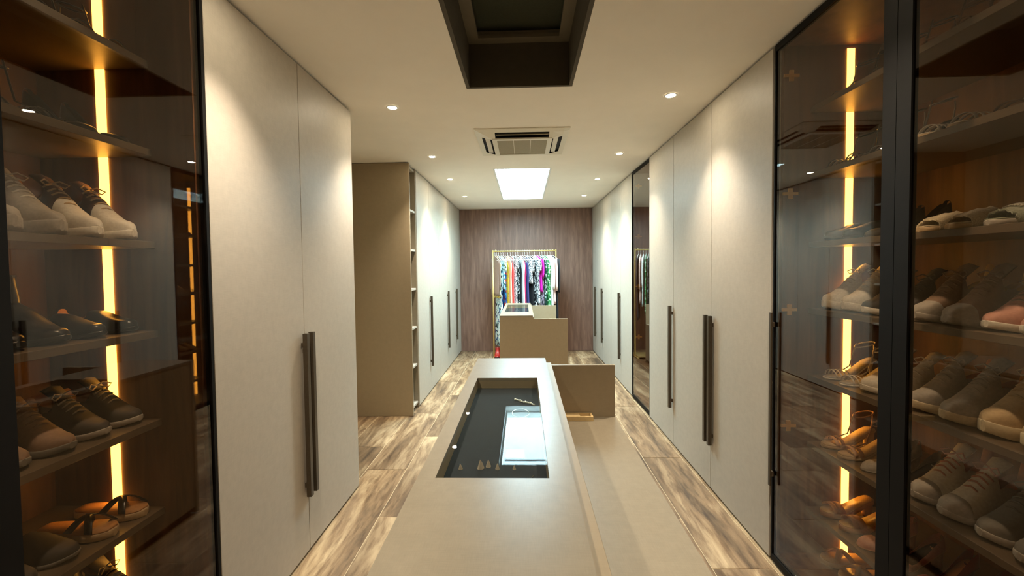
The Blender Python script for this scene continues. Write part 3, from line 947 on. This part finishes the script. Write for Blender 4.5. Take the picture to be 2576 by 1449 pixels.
def sneaker(L=0.275, W=0.096, st=0.030, hh=0.108, tall=1.0, chunky=1.0, laces=True, cap=False, slip=False, capt=0.79):
    st *= chunky
    H_ = [(0, .80), (.04, .95 * tall), (.14, .90 * tall), (.27, .78 + .12 * (tall - 1) * 4), (.38, .92 * (0.5 + tall / 2)), (.45, 1.0), (.56, .82), (.68, .56), (.8, .37), (.9, .28), (.95, .22), (.98, .15), (1, .02)]
    if slip:
        H_ = [(0, .62), (.04, .66), (.14, .60), (.27, .52), (.38, .54), (.45, .62), (.56, .60), (.68, .48), (.8, .38), (.9, .31), (.95, .25), (.98, .18), (1, .02)]
    hf = lambda t: hh * interp(H_, t)
    zf = lambda t: 0.0
    z0 = lambda t: st * (1 - 0.35 * max(0, (t - 0.35) / 0.65)) - 0.003
    dipt = 0.41
    dip = lambda t: (0.055 if not slip else 0.036) * (1 if 0.05 < t < dipt else 0)
    n = 17
    ts, rows = upper_grid(L, W, z0, hf, dip, n=n, spring=0.012)
    isl = lambda r, k: 3 <= k <= n - 5 and 0.03 < ts[r] < dipt
    parts = {}
    parts['sole'] = sole_loft(L, W, st, zf, ex=0.003, spring=0.012, taper=0.35)
    parts['upper'] = grid_mesh(rows, lambda r, k: not isl(r, k), n)
    parts['lining'] = grid_mesh(rows, isl, n)
    if laces:
        mb = MB()
        for t in (.46, .51, .56, .61, .66):
            z = z0(t) + hf(t) + 0.0015
            mb.tube([(t * L, -0.026, z - 0.010), (t * L + 0.003, -0.012, z - 0.001), (t * L, 0, z + 0.001), (t * L + 0.003, 0.012, z - 0.001), (t * L, 0.026, z - 0.010)], 0.0028, 5)
        z = st + hf(.45)
        mb.tube([(.44 * L, 0, z), (.46 * L, 0.022, z + 0.010), (.5 * L, 0.040, z + 0.0), (.5 * L, 0.028, z - 0.010), (.45 * L, 0, z)], 0.0024, 5)
        mb.tube([(.44 * L, 0, z), (.46 * L, -0.022, z + 0.010), (.5 * L, -0.040, z + 0.0), (.5 * L, -0.028, z - 0.010), (.45 * L, 0, z)], 0.0024, 5)
        parts['laces'] = mb
        tg = MB()
        rr = []
        for k in range(6):
            f = k / 5
            xx = .52 * L - f * 0.055
            zz = st + hf(.5) - 0.008 + f * 0.045
            w_ = 0.020 + 0.008 * f
            rr.append([(xx, -w_, zz - 0.004), (xx, 0, zz + 0.004), (xx, w_, zz - 0.004), (xx - 0.006, w_, zz - 0.006), (xx - 0.006, 0, zz), (xx - 0.006, -w_, zz - 0.006)])
        tg.loft(rr)
        parts['tongue'] = tg
    if cap:
        ts2, rows2 = upper_grid(L, W + 0.003, z0, lambda t: hf(t) + 0.0018, lambda t: 0, n=n, spring=0.012, t0=capt)
        parts['toe_cap'] = grid_mesh(rows2, lambda r, k: True, n)
    return parts

def boot(L=0.27, W=0.10, shaft=0.20):
    p = sneaker(L, W, 0.026, 0.105, 1.25, laces=False)
    rings = []
    for k in range(8):
        f = k / 7
        z = 0.085 + f * (shaft - 0.085)
        rings.append([(0.062 + 0.056 * math.cos(2 * PI * j / 18) + 0.006 * math.sin(f * 5), (0.037 + 0.004 * f) * math.sin(2 * PI * j / 18), z + 0.01 * math.cos(2 * PI * j / 18) * f) for j in range(18)])
    inner = [[(0.062 + (q[0] - 0.062) * 0.92, q[1] * 0.92, q[2] - dz) for q in rings[-1]] for dz in (0.0, 0.06)]
    p['shaft'] = MB().loft(rings + [inner[0]], cap=False)
    p['lining'] = MB().loft(inner, cap=True)
    return p

def heel_profile(hh, flat=0.66):
    def zf(t):
        if t > flat:
            return 0.0
        f = 1 - t / flat
        f = f * f * (3 - 2 * f)
        return hh * f
    return zf

def pump(L=0.235, W=0.078, hh=0.09, block=False, pointed=True):
    out = PTD if pointed else OUT
    zf = heel_profile(hh)
    parts = {'sole': sole_loft(L, W, 0.006, zf, out, 0.001)}
    r0, r1 = (0.020, 0.017) if block else (0.017, 0.005)
    mb = MB()
    rings = []
    for k in range(5):
        f = k / 4
        z = zf(0.08) + 0.004 - f * (zf(0.08) + 0.004)
        r = r0 + (r1 - r0) * min(1, f * 1.6)
        rings.append([(0.09 * L + r * math.cos(2 * PI * j / 10), r * math.sin(2 * PI * j / 10), z) for j in range(10)])
    mb.loft(rings)
    parts['heel'] = mb
    H_ = [(0, .055), (.06, .060), (.2, .045), (.34, .028), (.5, .020), (.62, .022), (.68, .036), (.8, .034), (.9, .026), (1, .006)]
    n = 17
    ts, rows = upper_grid(L, W, lambda t: zf(t) + 0.003, lambda t: interp(H_, t), lambda t: 0, out, n=n, expo=0.6)
    opening = lambda r, k: 4 <= k <= n - 6 and 0.02 < ts[r] < 0.66
    low = [[p for p in r] for r in rows]
    parts['upper'] = grid_mesh(rows, lambda r, k: not opening(r, k), n)
    ins = MB()
    rr = []
    for t in TS[1:-1]:
        w_ = W / 2 * interp(out, t) * 0.86
        z = zf(t) + 0.0072
        rr.append([(t * L, -w_, z), (t * L, w_, z), (t * L, w_, z + 0.002), (t * L, -w_, z + 0.002)])
    parts['insole'] = ins.loft(rr)
    return parts

def sandal(L=0.24, W=0.082, hh=0.09, block=False, ankle=True, straps=(.70, .80), sw=0.009, platform=0.0):
    zf0 = heel_profile(hh)
    zf = lambda t: zf0(t)
    th = 0.007 + platform
    parts = {'sole': sole_loft(L, W, th, zf, OUT, 0.001)}
    if hh > 0.03:
        r0, r1 = (0.022, 0.020) if block else (0.014, 0.0045)
        rings = []
        for k in range(5):
            f = k / 4
            z = (zf(0.08) + 0.003) * (1 - f)
            r = r0 + (r1 - r0) * min(1, f * 1.5)
            rings.append([(0.09 * L + r * math.cos(2 * PI * j / 10), r * math.sin(2 * PI * j / 10), z) for j in range(10)])
        parts['heel'] = MB().loft(rings)
    ins = []
    for t in TS[1:-1]:
        w_ = W / 2 * interp(OUT, t) * 0.92
        z = zf(t) + th + 0.0002
        ins.append([(t * L, -w_, z), (t * L, w_, z), (t * L, w_, z + 0.003), (t * L, -w_, z + 0.003)])
    parts['insole'] = MB().loft(ins)
    mb = MB()
    for i, t in enumerate(straps):
        w_ = W / 2 * interp(OUT, t) + 0.001
        z = zf(t) + th
        mb.band([(t * L, w_ * math.cos(PI * k / 8), z + 0.004 + 0.030 * math.sin(PI * k / 8)) for k in range(9)], (sw, 0, 0), 0.002)
    if ankle:
        z = zf(0.06) + th
        mb.tube([(0.012, 0.0, z), (0.004, 0.0, z + 0.045), (0.006, 0.0, z + 0.072)], 0.003, 5)
        mb.tube([(0.048 + 0.044 * math.cos(2 * PI * k / 20 + PI), 0.028 * math.sin(2 * PI * k / 20 + PI), z + 0.070 + 0.012 * math.cos(2 * PI * k / 20)) for k in range(21)], 0.0032, 5)
        mb.tube([(0.088, 0.0, z + 0.078), (0.5 * L, 0.0, zf(.5) + th + 0.040), (straps[0] * L, 0, zf(straps[0]) + th + 0.034)], 0.003, 5)
    parts['straps'] = mb
    return parts

def slide(L=0.25, W=0.090, th=0.022, fuzzy=False, cross=False):
    parts = {'sole': sole_loft(L, W, th, lambda t: 0, OUT, 0.002)}
    ins = []
    for t in TS[1:-1]:
        w_ = W / 2 * interp(OUT, t) * 0.95
        ins.append([(t * L, -w_, th + .0002), (t * L, w_, th + .0002), (t * L, w_, th + 0.004), (t * L, -w_, th + 0.004)])
    parts['insole'] = MB().loft(ins)
    mb = MB()
    if cross:
        for a, b_ in ((.52, .82), (.82, .52)):
            wa, wb_ = W / 2 * interp(OUT, a), W / 2 * interp(OUT, b_)
            mb.band([((a + (b_ - a) * k / 10) * L, (wa + (-wb_ - wa) * k / 10), th + 0.004 + 0.040 * math.sin(PI * k / 10)) for k in range(11)], (0.026, 0.0, 0), 0.003)
    else:
        rows = []
        for t in (.50, .56, .62, .68, .74, .80, .86):
            w_ = W / 2 * interp(OUT, t) + 0.003
            hgt = 0.056 - 0.022 * (t - .5) / .36
            rows.append([(t * L, w_ * math.cos(PI * k / 14), th * 0.6 + hgt * math.sin(PI * k / 14) ** 0.7) for k in range(15)])
        if fuzzy:
            rows = [[(p[0] + random.uniform(-.004, .004), p[1] * (1.06 + random.uniform(-.03, .05)), p[2] * 1.08 + random.uniform(-.003, .005)) for p in r] for r in rows]
        outer = rows
        innr = [[(p[0], p[1] * 0.93, p[2] - 0.005) for p in r] for r in rows]
        mb = grid_mesh(outer, lambda r, k: True, 15)
        m2 = grid_mesh(innr, lambda r, k: True, 15)
        o_ = len(mb.v)
        mb.v += m2.v; mb.f += [tuple(o_ + q for q in f) for f in m2.f]; mb.sm += m2.sm
        for row in (0, 6):
            pa, pb = rows[row], innr[row]
            i0 = len(mb.v); mb.v += pa + pb
            for k in range(14):
                mb.f.append((i0 + k, i0 + k + 1, i0 + 15 + k + 1, i0 + 15 + k)); mb.sm.append(False)
    parts['band'] = mb
    return parts

ROLE = {'sole': 1, 'upper': 0, 'lining': 2, 'laces': 3, 'tongue': 0, 'toe_cap': 1, 'shaft': 0, 'heel': 1, 'insole': 2, 'straps': 0, 'band': 0}
GEN = {
 'sneaker': lambda: sneaker(), 'chunky': lambda: sneaker(chunky=1.5, hh=0.112), 'hightop': lambda: sneaker(tall=1.35, hh=0.115, cap=True),
 'knit': lambda: sneaker(chunky=1.25, hh=0.115, tall=1.15), 'slipon': lambda: sneaker(laces=False, slip=True, st=0.016), 'loafer': lambda: sneaker(laces=False, slip=True, st=0.018, W=0.09),
 'runner': lambda: sneaker(chunky=1.2, hh=0.13, tall=1.2, cap=True, capt=0.60), 'short_boot': lambda: boot(shaft=0.145), 'boot': lambda: boot(), 'pump': lambda: pump(), 'block_pump': lambda: pump(hh=0.07, block=True, pointed=False), 'stiletto': lambda: sandal(hh=0.10),
 'strappy': lambda: sandal(hh=0.085, straps=(.62, .70, .78, .86), sw=0.006), 'block_sandal': lambda: sandal(hh=0.075, block=True, sw=0.016, platform=0.008),
 'flat_sandal': lambda: sandal(hh=0.012, straps=(.60, .72, .82), sw=0.012, platform=0.006, ankle=False), 'slide': lambda: slide(), 'fur': lambda: slide(fuzzy=True, th=0.018),
 'cross': lambda: slide(cross=True, th=0.024), 'wedge': lambda: sandal(hh=0.06, block=True, platform=0.016, sw=0.03, ankle=False),
}
CATN = {'short_boot': 'ankle_boot', 'runner': 'sneaker', 'sneaker': 'sneaker', 'chunky': 'sneaker', 'hightop': 'sneaker', 'knit': 'sneaker', 'slipon': 'slip_on_shoe', 'loafer': 'loafer', 'boot': 'ankle_boot', 'pump': 'pump_shoe',
 'block_pump': 'pump_shoe', 'stiletto': 'heeled_sandal', 'strappy': 'heeled_sandal', 'block_sandal': 'heeled_sandal', 'flat_sandal': 'flat_sandal', 'slide': 'slide_sandal', 'fur': 'fur_slipper', 'cross': 'slide_sandal', 'wedge': 'wedge_sandal'}
C_ = {
 'white': (232, 228, 216), 'cream': (222, 208, 176), 'black': (26, 24, 24), 'grey': (120, 116, 108), 'lgrey': (176, 170, 160), 'dgrey': (62, 58, 54), 'taupe': (138, 112, 92), 'tan': (190, 138, 84),
 'beige': (206, 180, 140), 'pink': (206, 150, 132), 'red': (150, 34, 26), 'maroon': (96, 22, 20), 'gold': (206, 164, 86), 'brown': (92, 58, 36), 'nude': (214, 170, 136), 'green': (150, 156, 136), 'silver': (190, 188, 184), 'orange': (206, 128, 62),
}
def leather(c, metal=False):
    nm = 'shoe_' + c + ('_metal' if metal else '')
    rough = 0.3 if c in ('black', 'gold', 'silver', 'red', 'maroon') else 0.65
    return plain(nm, srgb(*C_[c]), rough, metal=0.6 if metal else 0, noise=0.10, nscale=120, bump=0.1)

def shoe_pair(kind, cols, label, group, x_toe, yc, z, side, gap=0.108, yaw=0.0, back=0.0, single=False, sc=1.0):
    """both shoes of a pair, toes to the room"""
    parts = GEN[kind]()
    if sc != 1:
        for m in parts.values():
            m.xform(Matrix.Diagonal((1.02, 1.0 + (sc - 1) * 0.3, sc, 1)))
    cols = list(cols)
    while len(cols) < 4:
        cols.append([cols[0], cols[0], 'dgrey', cols[0]][len(cols)])
    met = kind in ('stiletto', 'strappy') and cols[0] in ('gold', 'silver')
    meshes = {k: m.mesh(k, leather(cols[ROLE[k]], met)) for k, m in parts.items()}
    if kind == 'fur':
        meshes['band'].materials[0] = plain('fur_' + cols[0], srgb(*C_[cols[0]]), 1.0, noise=0.25, nscale=300, bump=0.8, sheen=0.8)
    L = max(p[0] for p in parts['sole'].v)
    outx = []
    for s in ((-1,) if single else (-1, 1)):
        r = thing(CATN[kind], label, CATN[kind].replace('_', ' '), (0, 0, 0), group)
        rz = (PI if side > 0 else 0) + yaw + random.uniform(-0.03, 0.03)
        r.rotation_euler.z = rz
        xt = x_toe + (back + random.uniform(0, 0.012)) * (1 if side > 0 else -1)
        xh = xt - L * math.cos(rz)
        yh = yc + s * gap / 2 - L * math.sin(rz) * 0.5
        r.location = (xh, yh, z + 0.0012)
        for k, me in meshes.items():
            link(k, me, r)
        if kind == 'fur' and cols[0] == 'green':
            mb = MB()
            for q in range(7):
                yy = -0.024 + q * 0.008
                zc = 0.018 * 0.6 + (0.056 - 0.022 * 0.5) * math.sin(math.acos(yy / 0.05)) ** 0.7 * 1.08 + 0.006
                mb.tube([(0.62 * L, yy - 0.003, zc + 0.003), (0.74 * L, yy + 0.003, zc - 0.004)], 0.0022, 5)
            mb.build('embroidery', leather('white'), r)
        outx.append(r)
    return outx

ORD = ['top', 'second', 'third', 'fourth', 'fifth', 'sixth', 'seventh', 'bottom']
def stock(side, layout, slots, xs, cab, hidden_gap=0.112):
    for si, row in enumerate(layout):
        z = (ZS[si] + ST) if si < 7 else 0.06
        for k, ent in enumerate(row):
            if ent is None:
                continue
            kind, cols, desc = ent[:3]
            kw = ent[3] if len(ent) > 3 else {}
            yc = slots[k] + kw.pop('dy', 0)
            lb = '%s, %s shelf of the %s' % (desc, ORD[si], cab) if si < 7 else '%s on the floor of the %s' % (desc, cab)
            grp = 'pair of %s' % desc
            xt = xs + (0.016 if side > 0 else -0.016)
            shoe_pair(kind, cols, lb, grp, xt, yc, z, side, gap=kw.pop('gap', 0.1135), **kw)

RIGHT = [
 [('stiletto', ['black', 'black', 'brown'], 'black stiletto sandal'), ('strappy', ['black'], 'black many-strap heel'), ('strappy', ['brown', 'brown', 'nude'], 'brown wire-strap heel'), ('stiletto', ['taupe', 'taupe', 'beige'], 'taupe stiletto sandal'), ('pump', ['brown'], 'brown pointed pump')],
 [('strappy', ['black', 'black', 'black'], 'black strappy heel with glints'), ('stiletto', ['silver', 'black', 'black'], 'silver-strap heel'), ('flat_sandal', ['silver', 'beige', 'white'], 'silver and white flat sandal'), ('stiletto', ['brown', 'brown', 'brown'], 'dark brown tall heeled sandal'), ('flat_sandal', ['cream', 'taupe', 'cream'], 'cream banded flat sandal')],
 [('loafer', ['black', 'black'], 'black flat loafer'), ('block_pump', ['dgrey', 'black'], 'charcoal block-heel pump'), ('fur', ['cream', 'beige', 'cream'], 'cream fur slipper'), ('fur', ['green', 'lgrey', 'green'], 'grey-green fur slipper'), ('slide', ['lgrey', 'white', 'beige'], 'pale grey slide')],
 [('chunky', ['white', 'white', 'lgrey'], 'chunky white sneaker', {'sc': 1.15}), ('sneaker', ['dgrey', 'white', 'black'], 'charcoal sneaker', {'sc': 1.15}), ('hightop', ['taupe', 'lgrey', 'gold', 'taupe'], 'taupe high-top sneaker', {'sc': 1.2}), ('sneaker', ['pink', 'white', 'orange', 'taupe'], 'dusty pink round-toe sneaker', {'sc': 1.1}), ('sneaker', ['cream', 'cream', 'beige'], 'cream sneaker', {'sc': 1.15})],
 [('strappy', ['white', 'white', 'lgrey'], 'white strappy heel'), ('sneaker', ['white', 'white', 'lgrey'], 'plain white sneaker', {'sc': 1.15}), ('knit', ['lgrey', 'cream', 'orange', 'lgrey'], 'pale grey knit sneaker', {'sc': 1.2}), ('chunky', ['beige', 'cream', 'orange', 'beige'], 'beige chunky sneaker', {'sc': 1.25}), ('knit', ['dgrey', 'black', 'brown'], 'charcoal knit sneaker')],
 [('block_sandal', ['nude', 'beige', 'beige'], 'nude block-heel sandal'), ('block_pump', ['lgrey', 'lgrey'], 'grey block-heel pump'), ('hightop', ['white', 'lgrey', 'pink', 'pink'], 'white high-top sneaker with pink collar', {'sc': 1.2}), ('sneaker', ['grey', 'lgrey', 'orange', 'grey'], 'grey suede sneaker', {'sc': 1.2}), ('sneaker', ['green', 'cream', 'dgrey'], 'sage sneaker with cream toe', {'sc': 1.1})],
 [('wedge', ['tan', 'tan', 'gold'], 'glossy tan wedge'), ('block_pump', ['pink', 'nude'], 'dusty pink block pump'), ('pump', ['red', 'maroon', 'orange'], 'red glitter pump'), ('pump', ['maroon', 'maroon', 'red'], 'maroon pointed pump'), ('strappy', ['red', 'maroon', 'maroon'], 'red strappy heel')],
 [('cross', ['gold', 'beige', 'gold'], 'gold cross-strap slide'), ('flat_sandal', ['black', 'brown', 'tan'], 'black flat sandal'), ('pump', ['black'], 'black pointed pump'), ('pump', ['nude', 'nude'], 'nude pointed pump'), None],
]
LEFT = [
 [('strappy', ['black', 'black', 'black'], 'black strappy heel'), ('stiletto', ['black', 'black', 'black'], 'black stiletto sandal'), ('pump', ['black'], 'black pointed pump')],
 [('pump', ['black', 'black', 'black'], 'glossy black pump'), ('stiletto', ['black', 'black', 'dgrey'], 'black ankle-strap heel with glints'), ('block_pump', ['black', 'black'], 'black block-heel pump')],
 [('runner', ['brown', 'white', 'tan', 'beige'], 'brown sneaker with white toe and sole', {'sc': 1.08}), ('chunky', ['lgrey', 'lgrey', 'brown', 'white'], 'chunky grey sneaker with ridged tongue', {'sc': 1.15}), ('chunky', ['grey', 'lgrey', 'dgrey'], 'mid-grey running sneaker', {'sc': 1.15})],
 [('loafer', ['black', 'black', 'tan'], 'black slip-on with tan lining'), ('boot', ['black', 'black'], 'black ankle boot'), ('boot', ['dgrey', 'black'], 'charcoal ankle boot')],
 [('sneaker', ['dgrey', 'lgrey', 'brown', 'lgrey'], 'charcoal sneaker with pale sole'), ('sneaker', ['taupe', 'grey', 'brown', 'taupe'], 'taupe suede sneaker'), ('slipon', ['brown', 'cream'], 'brown slip-on shoe')],
 [('cross', ['black', 'beige', 'tan'], 'tan footbed sandal with black cross straps'), ('slipon', ['dgrey', 'grey'], 'dark grey slip-on'), ('slide', ['black', 'black'], 'black slide')],
 [('sneaker', ['dgrey', 'grey', 'black'], 'dark grey sneaker with rounded toe'), ('loafer', ['black', 'black'], 'black loafer'), ('loafer', ['brown', 'black'], 'dark brown loafer')],
 [('loafer', ['dgrey', 'black', 'black'], 'charcoal loafer'), ('slipon', ['black', 'grey'], 'black slip-on'), None],
]
stock(1, RIGHT, [1.955, 1.725, 1.495, 1.265, 1.035], XSR, CABR)
stock(-1, LEFT, [1.372, 1.142, 0.912], XSL, CABL)
NARROW = [None, ('pump', ['brown'], 'brown pump'), None, ('strappy', ['tan', 'brown', 'tan'], 'tan strappy heel'), None, ('loafer', ['tan', 'black'], 'tan loafer'), None]
for si, ent in enumerate(NARROW):
    if ent:
        shoe_pair(ent[0], ent[1], '%s, %s shelf of the narrow glass cabinet' % (ent[2], ORD[si]), 'pair of %s in the narrow cabinet' % ent[2], XSR + 0.05, 4.60, ZS[si] - 0.02 + ST, 1)
# shoes on the base of the clothes rack
shoe_pair('short_boot', ['red', 'black'], 'red ankle boot standing on the clothes rack base', 'boots on the rack base', -0.445, 6.87, 0.0425, -1, yaw=-PI / 2, single=True)
